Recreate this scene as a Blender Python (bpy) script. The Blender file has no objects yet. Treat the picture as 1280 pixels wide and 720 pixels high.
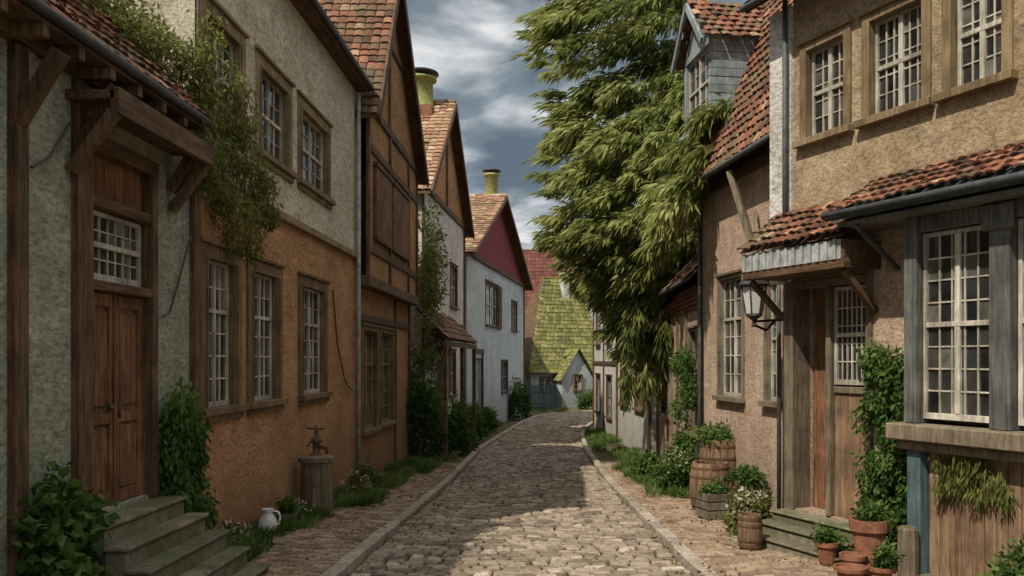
import bpy, math, random
import numpy as np
from mathutils import Vector, Matrix
random.seed(7); np.random.seed(7)
R=random.uniform
scene=bpy.context.scene
COL=scene.collection

# ---------------------------------------------------------------- materials
def new_mat(name):
    m=bpy.data.materials.new(name); m.use_nodes=True
    nt=m.node_tree; nt.nodes.clear()
    out=nt.nodes.new('ShaderNodeOutputMaterial')
    return m,nt,out
def N(nt,t,**kw):
    n=nt.nodes.new(t)
    for k,v in kw.items(): setattr(n,k,v)
    return n
def ramp(nt,stops,fac):
    r=N(nt,'ShaderNodeValToRGB'); e=r.color_ramp.elements
    while len(e)<len(stops): e.new(0.5)
    for i,(p,c) in enumerate(stops):
        e[i].position=p; e[i].color=(c[0],c[1],c[2],1)
    nt.links.new(fac,r.inputs[0]); return r.outputs[0]
def noise(nt,vec,scale,detail=4,rough=.6,dist=0):
    n=N(nt,'ShaderNodeTexNoise'); n.inputs['Scale'].default_value=scale
    n.inputs['Detail'].default_value=detail; n.inputs['Roughness'].default_value=rough
    n.inputs['Distortion'].default_value=dist
    nt.links.new(vec,n.inputs['Vector']); return n.outputs['Fac']
def mapping(nt,vec,sc):
    m=N(nt,'ShaderNodeMapping'); m.inputs['Scale'].default_value=sc
    nt.links.new(vec,m.inputs['Vector']); return m.outputs[0]
def mixc(nt,mode,fac,a,b):
    m=N(nt,'ShaderNodeMix',data_type='RGBA',blend_type=mode)
    if isinstance(fac,(int,float)): m.inputs[0].default_value=fac
    else: nt.links.new(fac,m.inputs[0])
    for s,i in ((a,6),(b,7)):
        if isinstance(s,tuple): m.inputs[i].default_value=(s[0],s[1],s[2],1)
        else: nt.links.new(s,m.inputs[i])
    return m.outputs[2]
def maprange(nt,v,a,b,c,d):
    m=N(nt,'ShaderNodeMapRange')
    for i,x in zip((1,2,3,4),(a,b,c,d)): m.inputs[i].default_value=x
    nt.links.new(v,m.inputs[0]); return m.outputs[0]
def bsdf(nt,out,col,rough=.8,bumps=(),spec=.3,metal=0):
    b=N(nt,'ShaderNodeBsdfPrincipled'); b.inputs['Roughness'].default_value=rough
    b.inputs['Specular IOR Level'].default_value=spec; b.inputs['Metallic'].default_value=metal
    if isinstance(col,tuple): b.inputs['Base Color'].default_value=(*col,1)
    else: nt.links.new(col,b.inputs['Base Color'])
    prev=None
    for h,st,di in bumps:
        bp=N(nt,'ShaderNodeBump'); bp.inputs['Strength'].default_value=st; bp.inputs['Distance'].default_value=di
        nt.links.new(h,bp.inputs['Height'])
        if prev: nt.links.new(prev,bp.inputs['Normal'])
        prev=bp.outputs[0]
    if prev: nt.links.new(prev,b.inputs['Normal'])
    nt.links.new(b.outputs[0],out.inputs[0]); return b

def plaster(name,c1,c2,dirt,streak=.3,dirt_h=1.2,patch=.7,xs=.45):
    m,nt,out=new_mat(name)
    tc0=N(nt,'ShaderNodeTexCoord').outputs['Object']
    tc=mapping(nt,tc0,(xs,1,1))
    big=noise(nt,tc,1.1,5,.7,.6)
    col=ramp(nt,[(.35,c1),(.62,c2)],big)
    st=noise(nt,mapping(nt,tc,(2.2,2.2,.4)),1.5,5,.7,.5)
    col=mixc(nt,'MULTIPLY',streak,col,ramp(nt,[(.36,(.45,.40,.33)),(.60,(1,1,1))],st))
    pat=noise(nt,tc,3.6,7,.78,1.0)
    col=mixc(nt,'MIX',ramp(nt,[(.52,(0,0,0)),(.66,(patch,patch,patch))],pat),col,dirt)
    col=mixc(nt,'MIX',ramp(nt,[(.32,(.6,.6,.6)),(.45,(0,0,0))],pat),col,tuple(min(.75,x*1.3) for x in c1))
    fine=noise(nt,tc,24,5,.8)
    col=mixc(nt,'MULTIPLY',.8,col,ramp(nt,[(.38,(.42,.39,.36)),(.55,(1.15,1.15,1.15))],fine))
    geo=N(nt,'ShaderNodeNewGeometry').outputs['Position']
    sep=N(nt,'ShaderNodeSeparateXYZ'); nt.links.new(geo,sep.inputs[0])
    add=N(nt,'ShaderNodeMath',operation='ADD'); nt.links.new(sep.outputs[2],add.inputs[0])
    sc=maprange(nt,pat,.3,.7,-.9,.9); nt.links.new(sc,add.inputs[1])
    f=maprange(nt,add.outputs[0],-1.2,dirt_h,.75,0)
    col=mixc(nt,'MIX',f,col,tuple(x*.7 for x in dirt))
    bsdf(nt,out,col,.92,[(fine,.8,.016),(pat,.7,.05)],.15)
    return m
def wood(name,c1,c2,vert=True,tintv=.5):
    m,nt,out=new_mat(name)
    tc=N(nt,'ShaderNodeTexCoord').outputs['Object']
    sc=(22,22,1.6) if vert else (1.6,18,22)
    g=noise(nt,mapping(nt,tc,sc),1.3,5,.7,.5)
    big=noise(nt,tc,2.6,4,.65)
    col=ramp(nt,[(.34,c1),(.64,c2)],g)
    col=mixc(nt,'MULTIPLY',.65,col,ramp(nt,[(.38,(.48,.45,.42)),(.6,(1.12,1.1,1.05))],big))
    at=N(nt,'ShaderNodeAttribute',attribute_name='tint').outputs['Fac']
    col=mixc(nt,'MULTIPLY',tintv,col,ramp(nt,[(0,(.55,.5,.48)),(1,(1.2,1.2,1.2))],at))
    bsdf(nt,out,col,.75,[(g,.8,.008)],.25)
    return m
def tinted(name,stops,nscale=14,rough=.85,bump=.5,bd=.01,moss=None,mossr=(.5,.65),spec=.2):
    m,nt,out=new_mat(name)
    tc=N(nt,'ShaderNodeTexCoord').outputs['Object']
    at=N(nt,'ShaderNodeAttribute',attribute_name='tint').outputs['Fac']
    col=ramp(nt,stops,at)
    n=noise(nt,tc,nscale,5,.75)
    col=mixc(nt,'MULTIPLY',.8,col,ramp(nt,[(.35,(.45,.43,.41)),(.62,(1.18,1.15,1.12))],n))
    if moss:
        b=noise(nt,tc,1.3,6,.75,.6)
        col=mixc(nt,'MIX',ramp(nt,[(mossr[0],(0,0,0)),(mossr[1],(.85,.85,.85))],b),col,moss)
    bsdf(nt,out,col,rough,[(n,bump,bd)],spec)
    return m
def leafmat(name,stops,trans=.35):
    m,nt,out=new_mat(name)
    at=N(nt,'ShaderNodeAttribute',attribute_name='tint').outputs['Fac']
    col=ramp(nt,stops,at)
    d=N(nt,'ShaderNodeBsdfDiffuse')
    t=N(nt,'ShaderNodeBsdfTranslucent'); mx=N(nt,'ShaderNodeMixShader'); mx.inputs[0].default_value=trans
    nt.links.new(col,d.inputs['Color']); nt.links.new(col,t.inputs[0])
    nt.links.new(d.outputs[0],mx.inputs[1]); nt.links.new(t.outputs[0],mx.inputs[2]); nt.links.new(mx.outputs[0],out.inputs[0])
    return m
def glassmat():
    m,nt,out=new_mat('window_glass')
    tc=N(nt,'ShaderNodeTexCoord').outputs['Object']
    at=N(nt,'ShaderNodeAttribute',attribute_name='tint').outputs['Fac']
    n=noise(nt,tc,2.5,3,.6,.6)
    col=mixc(nt,'MULTIPLY',.8,ramp(nt,[(0,(.012,.013,.014)),(.6,(.04,.042,.04)),(1,(.2,.19,.16))],at),ramp(nt,[(.35,(.3,.3,.3)),(.65,(1.2,1.2,1.2))],n))
    bsdf(nt,out,col,.07,[(n,.12,.02)],.9)
    return m
M={}
M['pl_grey']=plaster('plaster_grey_green',(.40,.41,.32),(.29,.31,.235),(.15,.16,.105),.35)
M['pl_brown']=plaster('plaster_ochre_brown',(.54,.32,.17),(.41,.225,.115),(.22,.13,.075),.35,.9,.75)
M['pl_cream']=plaster('plaster_cream',(.66,.61,.49),(.54,.49,.38),(.36,.30,.21),.3,1.2,.45)
M['pl_tan']=plaster('plaster_tan',(.46,.36,.235),(.33,.245,.15),(.17,.125,.08),.4,.6,.7,.7)
M['pl_orange']=plaster('plaster_orange',(.48,.27,.14),(.36,.2,.1),(.2,.12,.07),.35)
M['pl_white']=plaster('plaster_white',(.70,.69,.65),(.58,.57,.53),(.36,.33,.27),.45,1.2,.5)
M['pl_blue_and_shade']=plaster('plaster_pale_blue_and_shade',(.58,.64,.68),(.50,.56,.60),(.34,.35,.34),.4,1.2,.45)  # cottage's own blue; on the crimson-gabled white house, shade painted into the plaster
M['pl_pink']=plaster('plaster_pink',(.56,.43,.33),(.45,.33,.24),(.26,.19,.14),.4,.8,.7,.7)
M['wd_dark']=wood('wood_dark',(.055,.032,.02),(.19,.115,.065))
M['wd_darkh']=wood('wood_dark_horizontal',(.055,.032,.02),(.19,.115,.065),False)
M['wd_brown']=wood('wood_brown',(.08,.036,.018),(.29,.145,.075))
M['wd_grey']=wood('wood_grey_weathered',(.10,.08,.055),(.26,.215,.155))
M['wd_frame']=wood('wood_window_surround',(.09,.06,.035),(.26,.175,.10))
M['wd_ochre']=wood('wood_ochre_surround',(.15,.11,.06),(.33,.25,.14))
M['wd_board']=wood('wood_apron_boards',(.12,.075,.045),(.30,.2,.125))
M['paint']=wood('paint_offwhite',(.30,.28,.23),(.60,.58,.51),True,.6)
M['paint_teal']=wood('paint_teal',(.05,.09,.10),(.11,.17,.18))
M['paint_slate']=wood('paint_slate_blue',(.17,.2,.22),(.32,.37,.39))
M['paint_bay']=wood('paint_bay_grey',(.07,.075,.075),(.19,.2,.19))
TS=[(0,(.06,.032,.024)),(.3,(.14,.06,.04)),(.6,(.25,.10,.062)),(.85,(.33,.165,.10)),(1,(.42,.28,.19))]
M['tile']=tinted('roof_tile_red',TS,12,.85,.8,.012,(.12,.10,.06),(.44,.60))
M['tile_tan']=tinted('roof_tile_tan',[(0,(.18,.10,.06)),(.5,(.38,.23,.14)),(1,(.5,.37,.26))],10,.8,.6,.01,(.2,.17,.10),(.5,.64))
M['tile_green']=tinted('roof_mossy',[(0,(.10,.115,.035)),(.5,(.19,.20,.065)),(1,(.29,.27,.11))],6,.9,.6,.02,(.12,.10,.06),(.5,.66))
M['tile_crimson']=tinted('gable_cladding_crimson',[(0,(.2,.04,.05)),(1,(.3,.07,.08))],10)
M['tile_dark']=tinted('roof_tile_dark_red',[(0,(.10,.04,.035)),(1,(.2,.08,.065))],10)
M['sett']=tinted('cobble_stone',[(0,(.14,.112,.085)),(.5,(.28,.23,.175)),(.85,(.38,.32,.25)),(1,(.46,.39,.31))],16,.8,.9,.014,(.15,.12,.08),(.5,.68),spec=.3)
M['paver']=tinted('brick_paver',[(0,(.17,.12,.085)),(.5,(.32,.23,.16)),(1,(.42,.33,.25))],16,.85,.8,.01,(.10,.105,.05),(.55,.7))
M['kerb']=tinted('kerb_stone',[(0,(.28,.245,.2)),(1,(.43,.38,.315))],12,.85,.8,.012,(.17,.15,.10),(.52,.66))
M['stone']=tinted('step_stone',[(0,(.12,.11,.075)),(1,(.23,.21,.15))],9,.9,.9,.02,(.09,.10,.045),(.46,.6))
M['brick']=tinted('brick_red',[(0,(.16,.07,.045)),(1,(.3,.14,.09))],12)
M['terra']=tinted('terracotta',[(0,(.2,.09,.05)),(1,(.3,.14,.085))],9,.85,.4,.01)
M['rust']=tinted('rusty_iron',[(0,(.10,.06,.035)),(1,(.17,.095,.055))],18,.8,.6,.006)
M['iron']=tinted('black_iron',[(0,(.02,.02,.022)),(1,(.04,.04,.042))],20,.5,.3,.004,spec=.5)
M['gutter']=tinted('gutter_metal',[(0,(.05,.055,.06)),(1,(.09,.10,.10))],8,.6,.3,.004,spec=.4)
M['pipe']=tinted('pipe_pale',[(0,(.32,.34,.34)),(1,(.4,.42,.42))],8,.6,.3,.004)
M['ceramic']=tinted('ceramic_white',[(0,(.7,.7,.68)),(1,(.75,.75,.72))],4,.3,.05,.002,spec=.5)
M['potgreen']=tinted('chimney_pot_yellow_green',[(0,(.25,.27,.09)),(1,(.36,.36,.14))],9,.7,.4,.01)
M['glass']=glassmat()
M['leaf']=leafmat('leaf_green',[(0,(.02,.04,.012)),(.4,(.055,.105,.025)),(.75,(.12,.185,.05)),(1,(.2,.26,.085))])
M['leaf_tree']=leafmat('leaf_tree',[(0,(.05,.07,.02)),(.3,(.13,.16,.045)),(.65,(.26,.30,.09)),(1,(.42,.44,.18))],.42)
M['leaf_olive']=leafmat('leaf_olive',[(0,(.06,.07,.02)),(.5,(.15,.17,.05)),(1,(.28,.3,.1))],.4)
M['litter']=leafmat('leaf_litter',[(0,(.07,.05,.02)),(.5,(.16,.12,.04)),(1,(.2,.2,.07))],.1)
M['flower']=leafmat('flower_petals',[(0,(.45,.25,.28)),(.5,(.62,.5,.48)),(1,(.72,.7,.62))],.3)
def groundmat():
    m,nt,out=new_mat('ground_earth_grass')
    tc=N(nt,'ShaderNodeTexCoord').outputs['Object']
    a=noise(nt,tc,.8,5,.7); b=noise(nt,tc,22,5,.7)
    col=ramp(nt,[(.35,(.06,.07,.025)),(.5,(.10,.09,.05)),(.65,(.15,.12,.075))],a)
    col=mixc(nt,'MULTIPLY',.7,col,ramp(nt,[(.3,(.45,.45,.45)),(.65,(1.2,1.2,1.2))],b))
    bsdf(nt,out,col,.95,[(b,.8,.02)],.1); return m
M['ground']=groundmat()
m,nt,out=new_mat('road_grout'); tc=N(nt,'ShaderNodeTexCoord').outputs['Object']
b=noise(nt,tc,18,5,.7); bsdf(nt,out,ramp(nt,[(.35,(.045,.04,.03)),(.6,(.10,.085,.06))],b),.95,[(b,.8,.02)],.1); M['grout']=m
def lampglass():
    m,nt,out=new_mat('lantern_glass')
    b=bsdf(nt,out,(.66,.68,.66),.2,(),.5); b.inputs['Transmission Weight'].default_value=.2; return m
M['lampglass']=lampglass()

# ---------------------------------------------------------------- mesh builder
class MB:
    def __init__(s): s.v=[]; s.f=[]; s.t=[]
    def add(s,vs,fs,t=None):
        if t is None: t=random.random()
        b=len(s.v); s.v+=[tuple(p) for p in vs]
        for f in fs: s.f.append([b+i for i in f]); s.t.append(t)
    def box(s,x0,x1,y0,y1,z0,z1,t=None):
        s.add([(x0,y0,z0),(x1,y0,z0),(x1,y1,z0),(x0,y1,z0),(x0,y0,z1),(x1,y0,z1),(x1,y1,z1),(x0,y1,z1)],
          [(0,3,2,1),(4,5,6,7),(0,1,5,4),(1,2,6,5),(2,3,7,6),(3,0,4,7)],t)
    def poly(s,pts,t=None): s.add(pts,[tuple(range(len(pts)))],t)
    def beam(s,p,q,w,h,up=(0,0,1),t=None):
        p=Vector(p);q=Vector(q);d=(q-p).normalized();u=Vector(up)
        a=d.cross(u)
        if a.length<1e-3: a=d.cross(Vector((1,0,0)))
        a.normalize(); c=a.cross(d).normalized()
        a=a*w/2;c=c*h/2
        s.add([p-a-c,p+a-c,p+a+c,p-a+c,q-a-c,q+a-c,q+a+c,q-a+c],
          [(0,3,2,1),(4,5,6,7),(0,1,5,4),(1,2,6,5),(2,3,7,6),(3,0,4,7)],t)
    def cyl(s,p,q,r0,r1=None,n=10,t=None):
        if r1 is None: r1=r0
        p=Vector(p);q=Vector(q);d=(q-p).normalized()
        a=d.cross(Vector((0,0,1)))
        if a.length<1e-3: a=Vector((1,0,0))
        a.normalize(); c=d.cross(a)
        vs=[];
        for P,r in ((p,r0),(q,r1)):
            for i in range(n):
                k=2*math.pi*i/n; vs.append(P+a*r*math.cos(k)+c*r*math.sin(k))
        fs=[(i,(i+1)%n,n+(i+1)%n,n+i) for i in range(n)]+[tuple(range(n))[::-1],tuple(range(n,2*n))]
        s.add(vs,fs,t)
    def lathe(s,c,prof,n=20,t=None):
        vs=[];fs=[]
        for r,z in prof:
            for i in range(n):
                k=2*math.pi*i/n; vs.append((c[0]+r*math.cos(k),c[1]+r*math.sin(k),c[2]+z))
        for j in range(len(prof)-1):
            for i in range(n):
                fs.append((j*n+i,j*n+(i+1)%n,(j+1)*n+(i+1)%n,(j+1)*n+i))
        fs.append(tuple(range(n))[::-1]); fs.append(tuple(range((len(prof)-1)*n,len(prof)*n)))
        s.add(vs,fs,t)
    def tiles(s,O,U,V,lu,lv,tw,th,tm=.5,tv=.5):
        O=Vector(O);U=Vector(U).normalized();V=Vector(V).normalized();Nn=U.cross(V)
        if Nn.z<0: Nn=-Nn
        nr=max(1,int(lv/th)); nc=max(1,int(lu/tw)); th=lv/nr; tw=lu/nc
        ph=R(0,6)
        for j in range(nr):
            wob=.012*math.sin(j*1.3+ph)
            for i in range(nc):
                if random.random()<.004: continue
                jx=R(-.01,.01); jy=R(-.018,.018)+wob; lift=R(.024,.05)
                sag=.02*math.sin(i*.21+ph)+.012*math.sin(j*.5+i*.13)
                x0=i*tw+jx+.004; x1=(i+1)*tw+jx-.004
                if j%2: x0+=tw*.5*(tw<.2); x1+=tw*.5*(tw<.2)
                y0=j*th+jy; y1=min(j*th+th*1.15,lv+.02)
                vs=[]
                for (y,hh) in ((y0,lift),(y1,.002),(y0,lift-.022)):
                    for k,ar in ((0,0),(.33,.02),(.67,.02),(1,0)):
                        vs.append(O+U*(x0+(x1-x0)*k)+V*y+Nn*(hh+ar+.02+sag*.5))
                t=min(1,max(0,random.gauss(tm,.27)))
                s.add(vs,[(0,1,5,4),(1,2,6,5),(2,3,7,6),(8,9,1,0),(9,10,2,1),(10,11,3,2)],t)
def mkobj(name,mb,mat,parent=None,bevel=0,smooth=False):
    me=bpy.data.meshes.new(name); me.from_pydata(mb.v,[],mb.f)
    a=me.attributes.new('tint','FLOAT','FACE'); a.data.foreach_set('value',np.array(mb.t,dtype=np.float32))
    me.materials.append(mat)
    if smooth: me.polygons.foreach_set('use_smooth',[True]*len(me.polygons))
    me.update()
    o=bpy.data.objects.new(name,me); COL.objects.link(o)
    if parent: o.parent=parent
    if bevel:
        b=o.modifiers.new('bevel','BEVEL'); b.width=bevel; b.segments=1; b.limit_method='ANGLE'
    return o

class House:
    def __init__(s,name,o,e):
        d=Vector((e[0]-o[0],e[1]-o[1])); s.L=d.length
        s.emp=bpy.data.objects.new(name,None); COL.objects.link(s.emp)
        s.emp.location=(o[0],o[1],0); s.emp.rotation_euler=(0,0,math.atan2(d.y,d.x))
        s.parts={}; s.ops=[]
    def p(s,part,mat,bevel=0,smooth=False):
        if part not in s.parts: s.parts[part]=(MB(),mat,bevel,smooth)
        return s.parts[part][0]
    def done(s):
        for k,(mb,mat,b,sm) in s.parts.items():
            if mb.v: mkobj(k,mb,M[mat],s.emp,b,sm)
    def wall(s,part,mat,x0,x1,z0,z1,y=0,depth=.16):
        mb=s.p(part,mat)
        ops=[o for o in s.ops if o[0]<x1 and o[1]>x0 and o[2]<z1 and o[3]>z0]
        xs=sorted(set([x0,x1]+[min(max(v,x0),x1) for o in ops for v in o[:2]]))
        zs=sorted(set([z0,z1]+[min(max(v,z0),z1) for o in ops for v in o[2:4]]))
        for i in range(len(xs)-1):
            for j in range(len(zs)-1):
                cx=(xs[i]+xs[i+1])/2; cz=(zs[j]+zs[j+1])/2
                if any(o[0]<cx<o[1] and o[2]<cz<o[3] for o in ops): continue
                mb.poly([(xs[i],y,zs[j]),(xs[i+1],y,zs[j]),(xs[i+1],y,zs[j+1]),(xs[i],y,zs[j+1])])
        for a,b,c,d in ops:
            yb=y+depth
            c2=max(c,z0); d2=min(d,z1)
            mb.poly([(a,y,c2),(a,yb,c2),(a,yb,d2),(a,y,d2)]); mb.poly([(b,y,c2),(b,yb,c2),(b,yb,d2),(b,y,d2)])
            if c>=z0: mb.poly([(a,y,c),(b,y,c),(b,yb,c),(a,yb,c)])
            if d<=z1: mb.poly([(a,y,d),(b,y,d),(b,yb,d),(a,yb,d)])
    def window(s,x0,x1,z0,z1,cols,rows,surround='wd_frame',sash='paint',y=0,sw=.09,leaf=2,opening=True,bar=.022,rec=.07):
        if opening: s.ops.append((x0,x1,z0,z1))
        sr=s.p('window_surrounds_'+surround,surround,.005)
        if surround and sw>0:
            q=.006; rb=y+rec-.003
            sr.box(x0-sw,x0+q,y-.035,rb,z0,z1+sw*.8); sr.box(x1-q,x1+sw,y-.035,rb,z0,z1+sw*.8)
            sr.box(x0+q,x1-q,y-.032,rb,z1-q,z1+sw*.8-.002)
            sr.box(x0-sw-.04,x1+sw+.04,y-.07,y+.05,z1+sw*.8+.002,z1+sw*.8+.05)
            sr.box(x0-sw-.05,x1+sw+.05,y-.11,rb-.002,z0-.08,z0+q)
            if sw>.13:
                sr.box(x0-.04,x0-.012,y-.055,y-.034,z0+.01,z1); sr.box(x1+.012,x1+.04,y-.055,y-.034,z0+.01,z1)
                sr.box(x0-sw,x1+sw,y-.06,y+.05,z0-.16,z0-.082)
        f=s.p('window_frames_'+sash,sash,.003)
        fr=.045; ya=y+rec; yb=y+rec+.05; q=.002
        f.box(x0+q,x0+fr,ya,yb,z0+q,z1-q); f.box(x1-fr,x1-q,ya,yb,z0+q,z1-q)
        f.box(x0+fr,x1-fr,ya,yb,z0+q,z0+fr+.02); f.box(x0+fr,x1-fr,ya,yb,z1-fr,z1-q)
        g=s.p('window_panes','glass')
        X0=x0+fr;X1=x1-fr;Z0=z0+fr+.02;Z1=z1-fr
        if leaf==2:
            c=(X0+X1)/2; f.box(c-.03,c+.03,ya-.006,yb-.004,Z0,Z1)
        if rows>3:
            c=Z0+(Z1-Z0)*.66 if rows%3==0 else (Z0+Z1)/2
            f.box(X0,X1,ya-.010,yb-.008,c-.025,c+.025)
        for i in range(1,cols):
            x=X0+(X1-X0)*i/cols
            if leaf==2 and abs(x-(X0+X1)/2)<.02: continue
            f.box(x-bar/2,x+bar/2,ya+.012,yb-.01,Z0,Z1)
        for j in range(1,rows):
            z=Z0+(Z1-Z0)*j/rows; f.box(X0,X1,ya+.015,yb-.013,z-bar/2,z+bar/2)
        base=R(.2,.6)
        for i in range(cols):
            for j in range(rows):
                a=X0+(X1-X0)*i/cols;b=X0+(X1-X0)*(i+1)/cols;c=Z0+(Z1-Z0)*j/rows;d=Z0+(Z1-Z0)*(j+1)/rows
                yy=yb-.02; e=[R(-.006,.006) for _ in range(3)]
                g.add([(a,yy+e[0],c),(b,yy+e[1],c),(b,yy+e[2],d),(a,yy+e[0]+e[2]-e[1],d)],[(0,1,2,3)],min(1,max(0,random.gauss(base,.25))))
    def planks(s,part,mat,x0,x1,y0,y1,z0,z1,w=.14):
        mb=s.p(part,mat,.005); n=max(1,round((x1-x0)/w)); w=(x1-x0)/n
        for i in range(n): mb.box(x0+i*w+.003,x0+(i+1)*w-.003,y0+R(0,.004),y1,z0,z1)
    def body(s,x0,x1,D,z0,z1,mat,part='side_walls',apex=None,near=True,sides=(0,1)):
        mb=s.p(part,mat)
        for k,x in enumerate((x0,x1)):
            pts=[(x,0,z0),(x,D,z0),(x,D,z1)]
            if apex and k in sides: pts.append((x,D/2,apex))
            pts.append((x,0,z1)); mb.poly(pts)
        mb.poly([(x0,D,z0),(x1,D,z0),(x1,D,z1),(x0,D,z1)])
    def roof_par(s,x0,x1,ze,D,pitch,over,mat='tile',tw=.22,th=.24,tm=.5,y0=0,ov=.25,gut=True,hip=0):
        V=Vector((0,math.cos(math.radians(pitch)),math.sin(math.radians(pitch))))
        run=D/2+over; lv=run/V.y
        O=Vector((x0-ov,y0-over,ze)); lu=x1-x0+2*ov
        dk=s.p('roof_boards','wd_darkh')
        A=O;B=O+Vector((lu,0,0));C=B+V*lv;Dd=A+V*lv+Vector((hip,0,0))
        dn=Vector((0,0,-.07))
        dk.add([A,B,C,Dd,A+dn,B+dn,C+dn,Dd+dn],[(0,1,2,3),(4,5,6,7),(0,1,5,4),(1,2,6,5),(2,3,7,6),(3,0,4,7)])
        tl=s.p('roof_tiles',mat)
        if hip:
            n=int(lv/th)
            for j in range(n):
                k=j/n; tl.tiles(O+V*(lv*k)+Vector((hip*k,0,0)),(1,0,0),V,lu-hip*k,lv/n,tw,lv/n*.99,tm)
        else: tl.tiles(O,(1,0,0),V,lu,lv,tw,th,tm)
        V2=Vector((0,-V.y,V.z)); O2=Vector((x0-ov,y0+D+over,ze))
        A=O2;B=O2+Vector((lu,0,0));C=B+V2*lv;D2=A+V2*lv+Vector((hip,0,0))
        dk.add([A,B,C,D2],[(0,1,2,3)])
        if hip: dk.add([O,O2,Dd],[(0,1,2)])
        else: tl.tiles(O2,(1,0,0),V2,lu,lv,tw*2,th*2,tm)
        zr=ze+lv*V.z
        rm=s.p('ridge_tiles',mat)
        n=int((lu-hip)/.35)
        for i in range(n):
            a=x0-ov+hip+i*(lu-hip)/n; rm.cyl((a,y0+D/2,zr+.0),(a+(lu-hip)/n-.01,y0+D/2,zr+.02),.11,.1,8)
        if gut:
            s.p('gutter','gutter',0,True).cyl((x0-ov,y0-over-.05,ze-.02),(x1+ov,y0-over-.05,ze-.03),.045,n=8)
        return zr
    def roof_perp(s,x0,x1,xa,ze,za,D,over,mat='tile',tw=.25,th=.27,tm=.5,eo=.3):
        dk=s.p('roof_boards','wd_darkh')
        for (xe,sg) in ((x0,-1),(x1,1)):
            d=Vector((xa-xe,0,za-ze)); V=d.normalized(); 
            O=Vector((xe,-over,ze))-V*eo
            lv=d.length+eo; lu=D+over
            dn=Vector((0,0,-.09)); A=O;B=O+Vector((0,lu,0));C=B+V*lv;E=A+V*lv
            dk.add([A,B,C,E,A+dn,B+dn,C+dn,E+dn],[(0,1,2,3),(4,5,6,7),(0,1,5,4),(1,2,6,5),(2,3,7,6),(3,0,4,7)])
            s.p('roof_tiles',mat).tiles(O,(0,1,0),V,lu,lv,tw,th,tm)
            s.p('bargeboards','wd_darkh').beam(O+Vector((0,-.02,-.1)),O+V*lv+Vector((0,-.02,-.1)),.05,.22,up=(0,0,1))
        rm=s.p('ridge_tiles',mat)
        n=int((D+over)/.4)
        for i in range(n):
            a=-over+i*(D+over)/n; rm.cyl((xa,a,za+.01),(xa,a+(D+over)/n-.01,za+.03),.12,.11,8)

def g(y):
    return float(np.interp(y,[-60,0,20,30,60,90,600],[0,0,-.9,-1.1,-1.6,-1.8,-2]))

# ---------------------------------------------------------------- foliage
def foliage(name,clumps,L,W,mat,parent=None,droop=.3,jit=.8,surf=.45,curl=0):
    P=[];Dr=[];T=[]
    for c in clumps:
        cx,cy,cz,rx,ry,rz,n=c[:7]; n=int(n); dv=np.array(c[7]) if len(c)>7 else np.zeros(3)
        base=c[8] if len(c)>8 else R(.25,.65)
        d=np.random.randn(n,3); d/=np.linalg.norm(d,axis=1)[:,None]
        r=np.random.rand(n,1)**surf
        P.append(np.array([cx,cy,cz])+d*r*np.array([rx,ry,rz])*(1+.25*np.random.randn(n,1)*.6))
        dd=d*.6+np.random.randn(n,3)*jit*.6+dv+np.array([0,0,-droop])
        Dr.append(dd/np.linalg.norm(dd,axis=1)[:,None])
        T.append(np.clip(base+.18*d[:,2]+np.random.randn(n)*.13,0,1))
    P=np.concatenate(P);Dr=np.concatenate(Dr);T=np.concatenate(T); n=len(P)
    s=np.cross(Dr,np.random.randn(n,3)); s/=np.linalg.norm(s,axis=1)[:,None]
    l=L*(.6+.8*np.random.rand(n,1)); w=W*(.7+.6*np.random.rand(n,1))
    nn=np.cross(Dr,s)
    V=np.stack([P,P+Dr*l*.45+s*w*.5+nn*w*.15,P+Dr*l+np.array([0,0,-1])*l*curl,P+Dr*l*.45-s*w*.5+nn*w*.15],1).reshape(-1,3)
    me=bpy.data.meshes.new(name)
    me.vertices.add(4*n); me.vertices.foreach_set('co',V.astype(np.float32).ravel())
    me.loops.add(4*n); me.loops.foreach_set('vertex_index',np.arange(4*n,dtype=np.int32))
    me.polygons.add(n); me.polygons.foreach_set('loop_start',np.arange(0,4*n,4,dtype=np.int32))
    me.polygons.foreach_set('loop_total',np.full(n,4,dtype=np.int32))
    me.update(calc_edges=True); me.validate()
    a=me.attributes.new('tint','FLOAT','FACE'); a.data.foreach_set('value',T.astype(np.float32))
    me.materials.append(M[mat]); o=bpy.data.objects.new(name,me); COL.objects.link(o)
    if parent: o.parent=parent
    return o
def bush_cl(x,y,r,h,n,k=9,z=None):
    z0=g(y) if z is None else z; out=[]
    for i in range(k):
        a=R(0,6.28); q=r*math.sqrt(random.random())*.75; hh=h*R(.25,.8)*(1-.4*q/r)
        out.append((x+q*math.cos(a),y+q*math.sin(a),z0+hh,r*R(.25,.5),r*R(.25,.5),h*R(.2,.36),n//k))
    return out
def grass_cl(x0,x1,y0,y1,n,h=.1,k=20,zo=0):
    out=[]
    for i in range(k):
        x=R(x0,x1);y=R(y0,y1); s=R(.5,1.1); out.append((x,y,g(y)+h*.2+zo,.26*s,.34*s,.04,n//k*s,(0,0,R(.7,1.5)),R(.35,.85)))
    return out

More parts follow.
